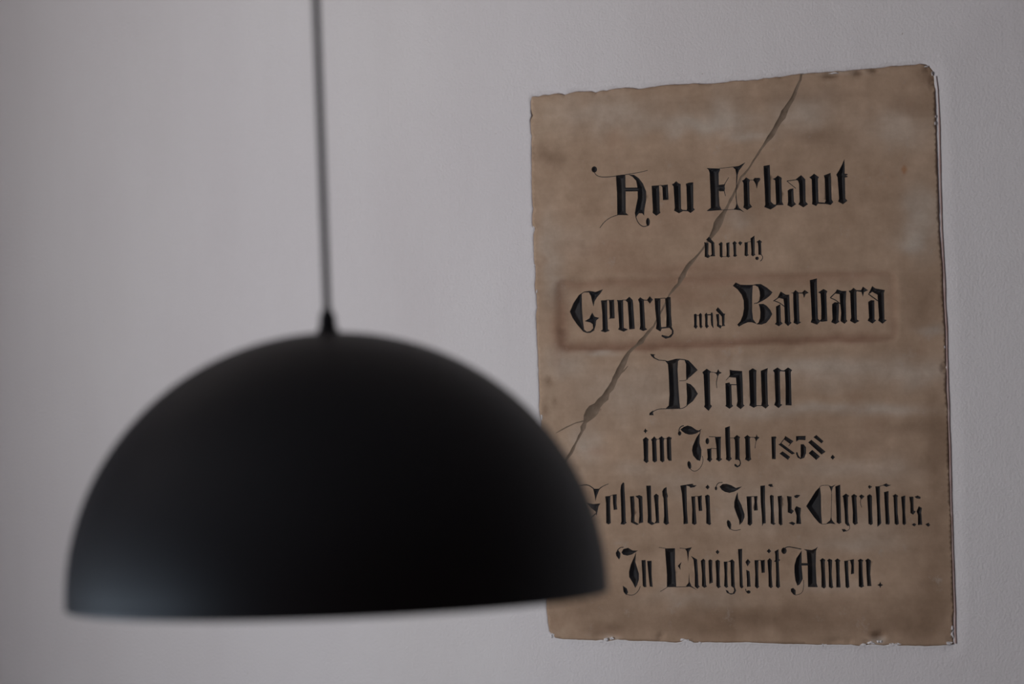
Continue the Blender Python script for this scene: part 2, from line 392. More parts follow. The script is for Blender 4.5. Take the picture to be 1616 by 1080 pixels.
L('h', P(35,88,100,65,105,300,110,480,128,505,90,540,45,512,52,480,42,300), H([(98,225),(165,225)],6),
  P(150,225,195,185,238,215,228,240,232,500,245,540,250,570,235,605,200,622,165,605,160,575,180,575,205,600,232,580,235,545,215,520,172,518,172,400,165,250))
L('r', P(290,218,335,185,378,215,368,240,378,490,388,512,350,540,302,515,312,480,305,240), P(415,217,450,210,460,175,472,208,500,220,475,240,455,270,445,320,442,365,434,363,438,320,448,270,440,235), H([(370,215),(425,217)],6))
L('1', P(658,208,715,205,728,220,715,240,715,510,665,510,662,400))
L('8', P(845,198,955,270,915,310,825,245), P(750,312,790,293,975,432,935,448), P(765,435,810,405,910,480,880,520), H([(782,302),(838,228)],10), H([(890,332),(918,300)],8))
L('5', P(988,200,1118,198,1115,255,1030,250,990,275), P(1050,310,1090,310,1122,350,1122,430,1100,490,1050,510,1010,490,988,440,990,415,1010,420,1020,460,1048,495,1050,420))
L('8', P(1262,185,1358,270,1330,298,1220,215), P(1195,250,1385,410,1330,450,1150,285), P(1155,430,1205,385,1310,475,1258,522))
L('full stop', P(1450,485,1480,450,1512,485,1480,518))
crop(910, 755, 10.1)
L('G', H([(0,130),(60,118),(150,105),(210,120),(275,172)],14), P(262,170,370,168,345,225,320,290,300,370,290,290,275,220), H([(360,172),(420,125),(510,90)],14,6),
  P(150,390,260,415,380,402,350,450,335,520,315,600,300,530,230,480), P(10,125,-120,250,-190,430,-120,600,0,720,-10,600,-20,400,-10,250), H([(-5,715),(120,700),(230,630),(308,560)],14))
L('e', P(455,290,540,280,535,400,545,690,548,715,510,738,470,715,472,690,468,400), P(575,262,640,255,635,400,648,500,590,508,580,400), H([(530,284),(580,268)],7))
L('l', P(740,65,760,80,765,200,775,400,785,690,800,712,755,742,700,735,715,690,705,400,698,200,708,110))
L('o', P(850,290,915,285,925,400,925,690,995,735,960,748,865,705,870,600), P(935,285,1000,270,1048,290,1050,400,1060,690,1062,705,990,726,990,700,1000,600,985,330))
L('b', P(1110,120,1185,118,1190,400,1198,690,1250,725,1200,748,1130,710,1135,600,1120,300), P(1230,280,1270,245,1308,275,1305,400,1318,690,1320,715,1240,722,1265,680,1245,400))
L('t', P(1365,210,1390,165,1435,140,1440,230,1455,285,1445,320,1465,690,1475,720,1430,748,1385,715,1395,600,1385,320,1370,280))
crop(1060, 755, 8.08)
L('long s', P(110,95,250,72,280,75,270,90,320,90,290,115,240,122,225,105,190,95,190,130,195,400,208,580,150,588,150,500,130,200))
L('e', P(250,232,300,232,305,400,318,580,290,598,258,580,262,400), P(330,232,385,218,382,300,390,415,345,420,338,330), H([(295,230),(338,230)],6))
L('i', P(430,115,460,82,485,115,460,145), P(425,225,460,208,485,225,490,400,498,570,505,580,485,600,440,578,440,400))
L('J', H([(650,55),(600,58),(575,85),(565,120)],9), B(566,130,16,24), P(610,108,650,75,700,72,760,90,820,125,898,105,850,145,800,172,740,188,680,175,640,150),
  P(842,175,850,260,890,340,930,460,930,500,905,560,865,598,860,540,820,440,798,370,800,300,820,230), H([(735,640),(770,662),(820,668),(880,655)],7), P(715,530,745,550,760,590,755,650,740,655,710,610,702,560))
L('e', P(955,232,1095,228,1090,300,1098,410,1050,415,1055,300,1050,238,1018,240,1022,400,1028,580,1000,608,968,590,970,500))
L('long s', P(1130,98,1190,92,1190,300,1200,575,1172,580,1152,615,1150,500,1135,300), P(1225,88,1250,75,1285,75,1285,95,1300,108,1260,112))
L('u', P(1250,225,1270,212,1300,225,1300,400,1312,575,1330,578,1300,598,1262,580,1262,400), P(1350,230,1405,222,1405,400,1412,575,1415,590,1390,605,1365,580,1362,400))
crop(1200, 740, 5.387)
L('s', P(225,232,265,238,265,345,285,360,265,385,232,372,232,300), P(285,232,310,222,340,225,315,250,295,248), P(290,345,305,318,345,335,340,400,348,470,305,470,308,400), P(240,462,270,450,300,465,280,482))
crop(1260, 755, 7.345)
L('C', P(90,325,150,230,200,150,250,100,262,200,265,400,275,535,240,520,180,450), H([(245,100),(275,82),(350,82)],4), P(345,80,385,95,435,72,400,105,388,150,385,200,380,150,365,110), H([(385,180),(380,460)],4),
  P(380,445,388,485,430,535,375,525,315,532,365,490), H([(268,533),(322,532)],4))
L('h', P(428,95,455,85,485,75,488,200,495,500,500,515,470,532,442,515,440,400), P(510,208,552,178,590,205,575,220,575,400,582,510,598,550,570,555,540,525,535,400,520,225), H([(590,545),(598,590),(555,616)],6), P(500,592,535,590,565,612,520,625))
L('r', P(612,205,645,182,680,205,672,225,680,400,685,510,690,522,655,545,628,520,630,400,618,230), P(702,208,730,188,765,212,735,245,722,238), H([(724,232),(715,290),(735,340)],7,5))
L('i', P(805,100,820,82,855,98,825,125), P(795,205,825,185,852,205,855,400,862,530,840,545,812,530,808,400))
L('long s', P(890,95,945,92,945,300,960,520,945,540,915,565,912,400,900,200), P(975,80,1020,60,1040,75,1075,80,1020,102), H([(935,94),(985,82)],5))
L('t', P(990,162,1045,148,1045,300,1058,520,1050,540,1010,535,1005,400))
L('u', P(1090,205,1125,182,1158,205,1148,220,1150,400,1165,530,1140,545,1115,530,1110,400,1102,220), P(1190,215,1240,200,1238,400,1248,530,1225,545,1205,530,1205,400))
L('s', P(1285,215,1335,215,1335,300,1338,375,1362,385,1330,425,1298,405,1298,300), P(1345,215,1385,200,1420,222,1410,240,1370,235), P(1370,385,1395,325,1432,345,1425,400,1435,540,1385,545,1385,430), P(1310,538,1340,522,1370,535,1345,560))
L('full stop', P(1470,535,1510,515,1528,545,1505,565))
crop(950, 850, 7.026)
L('I', H([(240,98),(200,102),(168,135)],8), P(175,125,205,165,202,210,188,235,158,195,152,160), P(215,158,235,120,290,105,340,135,400,135,370,155,330,180,280,192,235,182),
  P(380,150,370,260,410,390,410,460,390,520,370,550,340,490,302,430,300,370,320,290,360,200), H([(425,530),(410,575),(370,620),(320,635),(268,618)],6), P(232,525,275,555,290,600,270,630,240,595))
L('n', P(438,242,485,240,488,400,492,540,465,542,452,525,448,400), P(502,250,552,248,552,400,562,540,530,535,520,450))
L('E', H([(632,100),(710,112)],5), P(700,112,810,110,810,300,825,540,720,542,720,400,705,200), P(840,305,882,262,868,305,870,350), H([(860,108),(930,115)],5), P(920,115,998,98,965,150,955,270,948,200,940,145),
  H([(815,540),(960,535)],6), H([(726,540),(690,565),(645,590)],6,4), P(965,380,972,480,995,530,1060,575,985,540,930,530,960,495))
L('w', P(988,195,1055,235,1060,300,1072,520,1085,535,1060,560,1030,535,1030,400,1015,240), P(1095,248,1125,225,1145,245,1148,400,1155,520,1165,535,1135,550,1108,530,1110,400), P(1180,245,1200,232,1225,245,1222,350,1230,490,1190,505,1188,400))
L('i', P(1260,152,1280,125,1302,152,1282,178), P(1258,250,1285,235,1308,252,1305,400,1310,530,1322,535,1290,555,1268,530,1268,400))
L('g', P(1350,258,1392,258,1390,400,1395,520,1400,540,1378,550,1355,530,1360,400),
  P(1405,255,1445,232,1470,258,1468,400,1475,545,1488,580,1470,615,1430,625,1385,605,1370,570,1395,580,1415,608,1450,610,1465,580,1460,550,1432,530,1430,400,1425,265), H([(1385,260),(1420,258)],5))
_k = P(1508,120,1555,115,1555,300,1562,520,1570,540,1548,558,1528,535,1525,400)
crop(1170, 850, 7.026)
L('k', _k, P(45,262,72,228,102,262,70,312), P(55,348,90,365,95,400,102,520,105,535,62,540,62,450), H([(45,560),(55,595),(75,603)],8), B(80,595,22,18))
L('e', P(145,242,190,242,188,400,192,530,200,535,175,558,150,535,155,400), P(212,245,260,238,260,380,225,385), H([(185,243),(220,242)],5))
L('i', P(280,142,305,115,330,142,305,168), P(288,245,315,218,338,245,335,400,345,525,350,535,328,555,302,535,300,400))
L('t', P(368,145,412,120,415,230,432,240,415,255,420,400,428,525,432,535,408,555,382,535,385,400,380,262,360,258,375,240,375,180))
L('A', B(472,138,30,36), H([(485,105),(520,92),(570,100),(665,120)],9), P(668,135,668,300,682,450,650,510,622,525,600,470,588,380,588,300,610,220), P(655,275,745,275,745,302,655,302),
  P(690,120,780,130,820,115,848,92,828,140,825,300,835,500,848,542,740,540,735,300,722,140), H([(690,460),(692,560),(665,615),(600,630)],5), P(548,560,575,550,602,575,602,632,575,622,550,590))
L('m', P(868,245,900,218,932,240,925,260,930,400,938,540,918,558,888,540,888,400,878,255), P(948,245,975,225,1008,240,1002,400,1015,535,1025,540,1000,555,970,540,970,400,962,260), P(1032,248,1065,222,1098,245,1090,265,1090,400,1100,545,1052,545,1052,400,1045,260))
L('e', P(1140,250,1185,245,1188,400,1198,540,1175,555,1155,540,1150,400), P(1205,240,1250,230,1250,390,1215,400,1220,300), H([(1180,246),(1210,242)],5))
L('n', P(1290,245,1322,225,1355,245,1342,260,1345,400,1355,525,1365,530,1330,548,1302,535,1300,400,1300,262), P(1372,245,1405,222,1435,245,1430,400,1442,530,1395,530,1388,400,1382,260))
L('full stop', P(1505,518,1530,505,1540,478,1550,508,1572,518,1548,530,1540,552,1530,530))

# ---------------------------------------------------------------- planar geometry helpers
def in_poly(pts, poly):
    """vectorised non-zero winding test"""
    x, y = pts[:, 0], pts[:, 1]
    P_ = np.asarray(poly); Q_ = np.roll(P_, -1, axis=0)
    lo_, hi_ = P_.min(0), P_.max(0)
    res = np.zeros(len(pts), bool)
    idx = np.where((x >= lo_[0]) & (x <= hi_[0]) & (y >= lo_[1]) & (y <= hi_[1]))[0]
    if len(idx) == 0: return res
    x, y = x[idx], y[idx]
    w = np.zeros(len(idx), int)
    for (x0, y0), (x1, y1) in zip(P_, Q_):
        cr = (x1 - x0) * (y - y0) - (x - x0) * (y1 - y0)
        w += ((y0 <= y) & (y1 > y) & (cr > 0)).astype(int)
        w -= ((y0 > y) & (y1 <= y) & (cr < 0)).astype(int)
    res[idx] = w != 0
    return res

def cdt(points, loops, edges=()):
    vs = [Vector(p) for p in points]; es = []
    for lp in loops:
        b0 = len(vs); vs += [Vector(p) for p in lp]
        es += [(b0 + i, b0 + (i + 1) % len(lp)) for i in range(len(lp))]
    if len(edges):
        b0 = len(vs)
        for a, c_ in edges:
            es.append((len(vs), len(vs) + 1)); vs += [Vector(a), Vector(c_)]
    r = delaunay_2d_cdt(vs, es, [], 0, 1e-4)
    V = np.array([(v.x, v.y) for v in r[0]])
    T = []
    for f in r[2]:
        for i in range(1, len(f) - 1): T.append((f[0], f[i], f[i + 1]))
    return V, np.array(T, int)

def seg_dist(pts, segs):
    out = np.full(len(pts), 1e9)
    for a, b_ in segs:
        a = np.asarray(a); d = np.asarray(b_) - a
        L2 = max((d * d).sum(), 1e-12)
        t = np.clip(((pts - a) @ d) / L2, 0, 1)
        q = a + t[:, None] * d
        out = np.minimum(out, np.hypot(pts[:, 0] - q[:, 0], pts[:, 1] - q[:, 1]))
    return out

def boundary(T, keep):
    cnt = {}
    for t in T[keep]:
        for a, b_ in ((t[0], t[1]), (t[1], t[2]), (t[2], t[0])):
            k = (min(a, b_), max(a, b_)); cnt[k] = cnt.get(k, 0) + 1
    return [k for k, n in cnt.items() if n == 1]

# ---------------------------------------------------------------- tablet surface: relief and stains
PLANE_Y = -0.0008       # the stone stands a hair proud of the plaster
CHIPS = [(1313,119,15,6,.005),(1355,115,10,4,.004),(1379,112,7,4,.004),(1200,126,9,3,.003),(1234,123,7,3,.003),(1466,108,10,7,.005),(1472,130,5,14,.004),
 (957,1004,22,9,.004),(1043,1005,7,6,.004),(1388,1004,12,9,.005),(1368,1015,8,4,.004),(1320,1012,16,5,.003),(1340,1013,7,4,.003),(1500,1012,8,6,.002),
 (1489,582,4,8,.006),(858,700,6,14,.003),(867,600,5,9,.002),(877,633,4,5,.002),(842,240,4,16,.002),(840,185,5,12,.003),(869,685,5,4,.002),(896,501,3,4,.002),(939,146,5,3,.003),(956,144,5,3,.003)]
PC = np.array((1147.0, 491.0)); PA = -0.033
def panel_sd(p):
    d = p - PC
    x = d[:, 0] * math.cos(PA) + d[:, 1] * math.sin(PA); y = -d[:, 0] * math.sin(PA) + d[:, 1] * math.cos(PA)
    qx, qy = np.abs(x) - 268 + 14, np.abs(y) - 56 + 14
    return np.hypot(np.maximum(qx, 0), np.maximum(qy, 0)) + np.minimum(np.maximum(qx, qy), 0) - 14, x, y

def surf(p):
    """depth of the stone face behind its plane (m, positive = into the wall)"""
    sd, _, _ = panel_sd(p)
    t = np.clip((6 - sd) / 14, 0, 1)
    y = 0.0030 * t * t * (3 - 2 * t)
    for cx, cy, rx, ry, dp in CHIPS:
        r = np.hypot((p[:, 0] - cx) / rx, (p[:, 1] - cy) / ry)
        y += dp * np.clip(1 - r, 0, 1) ** 0.6
    nn = np.array([noise.noise(Vector((a * .016, b_ * .016, 3))) * .9 + noise.noise(Vector((a * .06, b_ * .06, 8))) * .35 for a, b_ in p])
    return y + nn * 0.0007

BASE = np.array((0.378, 0.266, 0.184)); LIGHT = np.array((0.470, 0.410, 0.350)); DARK = np.array((0.205, 0.130, 0.082)); RED = np.array((0.300, 0.175, 0.115)); BEIGE = np.array((0.42, 0.31, 0.22))
STAIN = [(BEIGE,860,190,28,50,.8),(LIGHT,960,180,90,26,.5),(LIGHT,1110,196,80,16,.75),(LIGHT,1140,170,30,30,.45),(LIGHT,1270,178,45,28,.6),(LIGHT,1420,205,55,30,.45),(LIGHT,1452,335,28,45,.7),
 (LIGHT,1446,382,26,22,.85),(LIGHT,1165,345,22,18,.45),(LIGHT,866,410,16,70,.45),(LIGHT,880,455,14,24,.6),(LIGHT,905,380,40,30,.2),(LIGHT,885,575,34,22,.55),(BEIGE,868,620,14,60,.7),
 (LIGHT,948,557,22,5,.9),(LIGHT,1300,578,150,14,.6),(LIGHT,1320,600,60,16,.3),(LIGHT,1440,592,50,20,.55),(LIGHT,1470,522,22,9,.8),(LIGHT,1300,645,130,9,.6),(LIGHT,1400,650,60,8,.5),(LIGHT,1200,655,50,9,.35),
 (LIGHT,1000,620,90,40,.35),(LIGHT,1150,620,60,40,.25),(LIGHT,920,705,22,30,.6),(BEIGE,890,690,22,22,.6),(LIGHT,1320,740,70,14,.35),(LIGHT,1080,760,70,20,.3),(LIGHT,1215,800,90,40,.3),(LIGHT,1410,745,40,20,.3),
 (LIGHT,1100,945,80,16,.35),(LIGHT,1340,860,70,12,.3),(LIGHT,1000,740,30,10,.3),(BEIGE,880,1000,14,8,1.0),(LIGHT,1385,1010,12,6,1.1),(LIGHT,965,1008,10,4,.9),(LIGHT,1340,115,40,3,.5),
 (LIGHT,1380,840,60,30,.25),(LIGHT,1300,925,60,10,.3),(BEIGE,1230,400,60,30,.2),(LIGHT,1180,215,40,8,.6),
 (DARK,860,245,22,16,.7),(DARK,1290,215,40,14,.55),(DARK,1240,155,60,10,.4),(DARK,1420,165,40,18,.45),(DARK,1200,290,70,40,.25),(DARK,1050,270,90,30,.2),(DARK,1465,120,14,14,.8),(DARK,1320,150,50,12,.3),
 (DARK,1455,480,32,55,.45),(DARK,1478,680,20,60,.55),(DARK,1430,675,60,12,.5),(DARK,1455,725,50,20,.35),(DARK,1480,790,18,90,.5),(DARK,1230,975,150,26,.85),(DARK,1100,990,60,18,.5),(DARK,930,955,60,22,.5),
 (DARK,1000,985,50,14,.4),(DARK,940,992,14,14,.6),(DARK,965,992,22,7,.8),(DARK,1360,985,60,16,.4),(DARK,1470,930,34,70,.6),(DARK,1380,1000,14,4,.9),(DARK,1440,990,50,26,.5),(DARK,1140,700,40,20,.3),(DARK,1350,700,40,20,.35),
 (DARK,1080,700,30,50,.2),(DARK,1050,860,50,18,.3),(DARK,1313,120,15,4,1),(DARK,1355,116,9,4,1),(DARK,1379,113,8,3,1),(DARK,867,603,7,11,.7),(DARK,877,633,4,5,.6),(DARK,1489,582,4,8,1.0),(DARK,862,650,5,10,.7),
 (RED,1060,340,90,30,.25),(RED,960,395,60,18,.35),(RED,1080,425,120,12,.5),(RED,1080,470,60,18,.45),(RED,880,520,10,50,.7),(RED,940,715,18,6,.4),(RED,1130,560,30,20,.2),(RED,970,1003,14,5,.3)]
def stain(p):
    wob = np.array([(noise.noise(Vector((a * .03, b_ * .03, 1))), noise.noise(Vector((a * .03, b_ * .03, 5)))) for a, b_ in p])
    q = p + wob * 16
    qs = p + wob * 5
    c_ = np.tile(BASE, (len(p), 1))
    for col, cx, cy, rx, ry, a in STAIN:
        pp = q if (rx > 15 and ry > 15) else qs
        g = np.exp(-(((pp[:, 0] - cx) / rx) ** 2 + ((pp[:, 1] - cy) / ry) ** 2)) * min(a * .95, 1)
        c_ = c_ * (1 - g[:, None]) + col * g[:, None]
    sd, x, y = panel_sd(qs)
    g = np.where(sd > -4, np.exp(-((sd + 4) / 5.0) ** 2), np.exp(-((sd + 4) / 11) ** 2)) * np.where(y > 20, 1.0, np.where(y < -20, 0.6, 0.6)) * np.clip((330 - x) / 120, 0.5, 1)
    c_ = c_ * (1 - g[:, None]) + (RED * np.where(y > 20, .80, .95)[:, None]) * g[:, None]
    g = np.exp(-(((p[:, 0] - 1427) / 3.2) ** 2 + ((p[:, 1] - 268) / 5.5) ** 2))
    return c_ * (1 - g[:, None]) + np.array((0.30, 0.115, 0.03)) * g[:, None]

def world_pts(V, extra):
    return [tuple(at(a, b_, PLANE_Y) + Vector((0, e, 0))) for (a, b_), e in zip(V, extra)]

def tri_mesh(name, V, T, depth, mat, parent, smooth, colour=False, rim_edges=None, rim_mat=None):
    used = np.unique(T); mp = {int(u): i for i, u in enumerate(used)}
    Vu = V[used]; d = depth[used]
    f = [tuple(mp[int(i)] for i in t) for t in T]
    co = world_pts(Vu, d)
    a, b_, c_ = (Vector(co[i]) for i in f[0])
    if (b_ - a).cross(c_ - a).y > 0: f = [t[::-1] for t in f]
    n_front = len(f)
    if rim_edges:
        have = {}
        for t in f:
            for i in range(3): have[(t[i], t[(i + 1) % 3])] = 1
        back = {}
        for a, b_ in rim_edges:
            if a not in mp or b_ not in mp: continue
            a, b_ = mp[a], mp[b_]
            if (a, b_) not in have: a, b_ = b_, a
            if (a, b_) not in have: continue
            for k in (a, b_):
                if k not in back:
                    back[k] = len(co); co.append((co[k][0], 0.014, co[k][2]))
            f.append((b_, a, back[a], back[b_]))
    o = pyd(name, co, f, mat, parent)
    if rim_mat is not None: o.data.materials.append(rim_mat)
    for i, p in enumerate(o.data.polygons):
        p.use_smooth = smooth and i < n_front
        if i >= n_front and rim_mat is not None: p.material_index = 1
    if colour:
        ca = o.data.color_attributes.new('stain', 'FLOAT_COLOR', 'POINT')
        st = stain(Vu)
        full = np.tile(np.append(BASE, 1), (len(co), 1)); full[:len(Vu), :3] = st
        ca.data.foreach_set('color', full.ravel())
    return o

# ---------------------------------------------------------------- setting: wall with the seat of the tablet
pil = np.array(OUT)
X0, X1, Y0w, Z1 = ROOM_X0, 4.2, -6.6, 2.85
hole_px = pil
cen = pil.mean(0)
def offset_loop(lp, d):
    n = len(lp); out = []
    for i in range(n):
        a, c_ = lp[(i - 2) % n], lp[(i + 2) % n]
        t = np.array(c_) - np.array(a); t = t / (np.hypot(*t) + 1e-9)
        out.append(tuple(np.array(lp[i]) + np.array((t[1], -t[0])) * d))
    return out
def side_y(p, d):
    """lie of the plaster next to the stone: lip below, dip right and above, thin ridge left"""
    x, y = p
    if y > 990 and x < 1495: a = -0.0016 * math.exp(-d / 5.0) * min(1, max(0, (x - 872) / 25))
    elif x > 1465: a = 0.0006 * math.exp(-(d / 9.0) ** 2) - 0.0008 * math.exp(-((d - 24) / 9) ** 2)
    elif y < 160: a = 0.0022 * math.exp(-(d / 3.0) ** 2) - 0.001 * math.exp(-((d - 9) / 5) ** 2)
    else: a = -0.0006 * math.exp(-d / 6.0) + 0.0012 * math.exp(-(d / 1.5) ** 2)
    return a * (1 + .35 * noise.noise(Vector((x * .05, y * .05, 2))))
loops, depth_of = [], {}
wv, wy = [], []
rings = []
for d in (0, 2, 5, 9, 14, 20, 28, 38):
    lp = offset_loop(OUT, d) if d else OUT
    rings.append(len(wv))
    for k, p in enumerate(lp):
        q = at(p[0], p[1], 0)
        wv.append((q.x, q.z)); wy.append(side_y(OUT[k], d) if d < 38 else 0)
n_out = len(OUT)
wf = []
for a, b_ in zip(rings, rings[1:]):
    for k in range(n_out):
        k2 = (k + 1) % n_out
        wf.append((a + k, a + k2, b_ + k2, b_ + k))
# remaining flat wall: CDT between outermost ring and the room's rectangle
outer = [wv[rings[-1] + k] for k in range(n_out)]
gridp = [(X0 + (X1 - X0) * i / 12, Z1 * j / 6) for i in range(13) for j in range(7) if 0 < i < 12 and 0 < j < 6]
Vw, Tw = cdt(gridp, [outer, [(X0, 0), (X1, 0), (X1, Z1), (X0, Z1)]])
cw = Vw[Tw].mean(1)
Tk = Tw[~in_poly(cw, outer)]
base = len(wv)
wv += [tuple(p) for p in Vw]; wy += [0] * len(Vw)
wf += [tuple(int(base + i) for i in t) for t in Tk]
co = [(x, y, z) for (x, z), y in zip(wv, wy)]
# reveal going back behind the stone, closed at the rear
bk = len(co)
co += [(wv[k][0], 0.05, wv[k][1]) for k in range(n_out)]
for k in range(n_out):
    wf.append((k, (k + 1) % n_out, bk + (k + 1) % n_out, bk + k))
wf.append(tuple(bk + k for k in range(n_out)))
bm = bmesh.new()
vv = [bm.verts.new(p) for p in co]
for f in wf:
    try: bm.faces.new([vv[i] for i in f])
    except ValueError: pass
bmesh.ops.remove_doubles(bm, verts=bm.verts[:], dist=1e-6)
loose = [v for v in bm.verts if not v.link_faces]
bmesh.ops.delete(bm, geom=loose, context='VERTS')
# rear skin of the wall
rv = [bm.verts.new(p) for p in ((X0, .2, 0), (X1, .2, 0), (X1, .2, Z1), (X0, .2, Z1))]
bm.faces.new(rv)
bmesh.ops.recalc_face_normals(bm, faces=bm.faces[:])
me = bpy.data.meshes.new('wall_back'); bm.to_mesh(me); bm.free()
wall = struct(link('wall_back', me, M_WALL, smooth=False))
for p in wall.data.polygons:
    if p.normal.y > 0.5 and p.center.y < 0.01: p.flip()
    p.use_smooth = abs(p.normal.y) > 0.3 and p.center.y < 0.02

struct(box('floor', (X0, Y0w, -0.1), (X1, 0, 0), M_FLOOR))
struct(box('ceiling', (X0, Y0w, Z1), (X1, 0.2, Z1 + 0.12), M_CEIL))
struct(box('wall_right', (X1, Y0w, 0), (X1 + 0.15, 0.2, Z1), M_BROWNWALL))
struct(box('wall_front', (X0, Y0w - 0.15, 0), (X1, Y0w, Z1), M_BROWNWALL))
# unseen pier, added to keep the tall window's highlight off the lamp
struct(box('added_blocker_pier', (-1.05, -2.04, 0), (-0.75, -1.50, Z1), M_SIDEWALL, None, 0.01))
# left wall with its window openings
def framebox(name, x0, x1, outer_, inner_, mat, parent=None):
    (y0, y1, z0, z1), (a0, a1, b0, b1) = outer_, inner_
    v = [(x, y, z) for x in (x0, x1) for y, z in ((y0, z0), (y1, z0), (y1, z1), (y0, z1), (a0, b0), (a1, b0), (a1, b1), (a0, b1))]
    f = []
    for k in range(4):
        k2 = (k + 1) % 4
        f += [(k, k2, 4 + k2, 4 + k), (8 + k, 12 + k, 12 + k2, 8 + k2), (k, 8 + k, 8 + k2, k2), (4 + k, 4 + k2, 12 + k2, 12 + k)]
    return pyd(name, v, f, mat, parent)
bm = bmesh.new()
ys = [Y0w, GLOW_WIN3[0], GLOW_WIN3[1], GLOW_WIN2[0], GLOW_WIN2[1], WIN1[0], WIN1[1], 0.0]
zs = sorted([0, GLOW_WIN3[2], GLOW_WIN3[3], GLOW_WIN2[2], WIN1[2], GLOW_WIN2[3], WIN1[3], Z1])
for i in range(len(ys) - 1):
    for j in range(len(zs) - 1):
        yc, zc = (ys[i] + ys[i + 1]) / 2, (zs[j] + zs[j + 1]) / 2
        if any(w[0] < yc < w[1] and w[2] < zc < w[3] for w in (WIN1, GLOW_WIN2, GLOW_WIN3)): continue
        g = bmesh.ops.create_cube(bm, size=1)['verts']
        for v in g:
            v.co = Vector((X0 + .075 + v.co.x * .15, yc + v.co.y * (ys[i + 1] - ys[i]), zc + v.co.z * (zs[j + 1] - zs[j])))
bmesh.ops.remove_doubles(bm, verts=bm.verts[:], dist=1e-5)
bm.verts.index_update()
seen = {}
for f in bm.faces: seen.setdefault(tuple(sorted(v.index for v in f.verts)), []).append(f)
bmesh.ops.delete(bm, geom=[f for fs in seen.values() if len(fs) > 1 for f in fs], context='FACES')
me = bpy.data.meshes.new('wall_left'); bm.to_mesh(me); bm.free()
struct(link('wall_left', me, M_SIDEWALL))
for n, w in ((1, WIN1), (2, GLOW_WIN2), (3, GLOW_WIN3)):  # the second and third are added for the dome's bluish glow
    wn = struct(framebox('window_%d' % n, X0 + 0.02, X0 + 0.08, w, (w[0] + .05, w[1] - .05, w[2] + .05, w[3] - .05), M_FRAME))
    box('mullion', (X0 + .03, (w[0] + w[1]) / 2 - .015, w[2] + .05), (X0 + .07, (w[0] + w[1]) / 2 + .015, w[3] - .05), M_FRAME, wn)
    box('window_sill', (X0 + .09, w[0] - .03, w[2] - .02), (X0 + .19, w[1] + .03, w[2] + .01), M_FRAME, wn)

# ---------------------------------------------------------------- the tablet
tab = bpy.data.objects.new('stone_tablet', None)
COL.objects.link(tab)
tab['label'] = 'brown sandstone tablet with black blackletter inscription and mended diagonal crack, set in the plaster'
tab['category'] = 'inscription tablet'

GROOVE, MAXD = 0.00062, 0.0034
all_segs = []
NAMES = {'full stop': 'full_stop'}
for ch, polys in LET:
    V, T = cdt([], polys)
    cen_ = V[T].mean(1)
    keep = np.zeros(len(T), bool)
    for p in polys: keep |= in_poly(cen_, p)
    bd = boundary(T, keep)
    segs = [(tuple(V[a]), tuple(V[b_])) for a, b_ in bd]
    all_segs += segs
    lo_, hi_ = V.min(0), V.max(0)
    st = 1.3
    gx, gy = np.meshgrid(np.arange(lo_[0], hi_[0], st), np.arange(lo_[1], hi_[1], st * 1.6))
    gx = gx + (gy - lo_[1]) * math.tan(math.radians(2.0))          # rows follow the lean of the stems
    g = np.stack([gx.ravel(), gy.ravel()], 1)
    ins = np.zeros(len(g), bool)
    for p in polys: ins |= in_poly(g, p)
    g = g[ins]
    if len(g): g = g[seg_dist(g, segs) > 0.45]
    V, T = cdt([tuple(p) for p in g], [], segs)
    cen_ = V[T].mean(1)
    keep = np.zeros(len(T), bool)
    for p in polys: keep |= in_poly(cen_, p)
    T = T[keep]
    d = seg_dist(V, segs); d[d < 1e-3] = 0
    dep = surf(V) + np.minimum(d * GROOVE, MAXD)
    o = tri_mesh('full_stop' if ch == 'full stop' else ('numeral' if ch.isdigit() else 'letter'), V, T, dep, M_PAINT, tab, False)
    kind = 'full stop' if ch == 'full stop' else ('numeral ' + ch if ch.isdigit() else 'letter ' + ch)
    o['label'] = 'black carved ' + kind

crack = ribbon(densify(CRACK_C, 7), 0.28)
branch = ribbon([(924, 664, 2.5), (908, 668, 1.6), (893, 675, 2.2), (877, 684, 1.2)])
branch2 = ribbon([(991, 578, 1), (985, 585, 2.2), (978, 592, 1.2)])
grid = []
for j, y in enumerate(np.arange(104, 1022, 4.3)):
    for x in np.arange(836, 1508, 4.6):
        grid.append((x + (2.3 if j % 2 else 0), y))
grid = np.array(grid)
grid = grid[in_poly(grid, OUT)]
sg = np.array([s[0] for s in all_segs])
# keep grid points off the letter outlines and out of the letters
inl = np.zeros(len(grid), bool)
for ch, polys in LET:
    for p in polys: inl |= in_poly(grid, p)
grid = grid[~inl]
grid = grid[seg_dist(grid, [(OUT[i], OUT[(i + 1) % n_out]) for i in range(n_out)]) > 1.5]
V, T = cdt([tuple(p) for p in grid], [OUT, crack, branch, branch2], all_segs)
cen_ = V[T].mean(1)
inside = in_poly(cen_, OUT)
for ch, polys in LET:
    for p in polys: inside &= ~in_poly(cen_, p)
incr = inside & (in_poly(cen_, crack) | in_poly(cen_, branch) | in_poly(cen_, branch2))
upper = [(x, y) for x, y, _ in CRACK_C] + [(700, 900), (700, 0), (1266, 0)]
inA = inside & ~incr & in_poly(cen_, upper)
inB = inside & ~incr & ~inA
base_d = surf(V)
rim = boundary(T, in_poly(cen_, OUT))
a = tri_mesh('stone_piece', V, T[inA], base_d, M_STONE, tab, True, True, rim, M_SIDE)
b = tri_mesh('stone_piece', V, T[inB], base_d, M_STONE, tab, True, True, rim, M_SIDE)
cs = [(crack[i], crack[(i + 1) % len(crack)]) for i in range(len(crack))]
cd = seg_dist(V, cs)
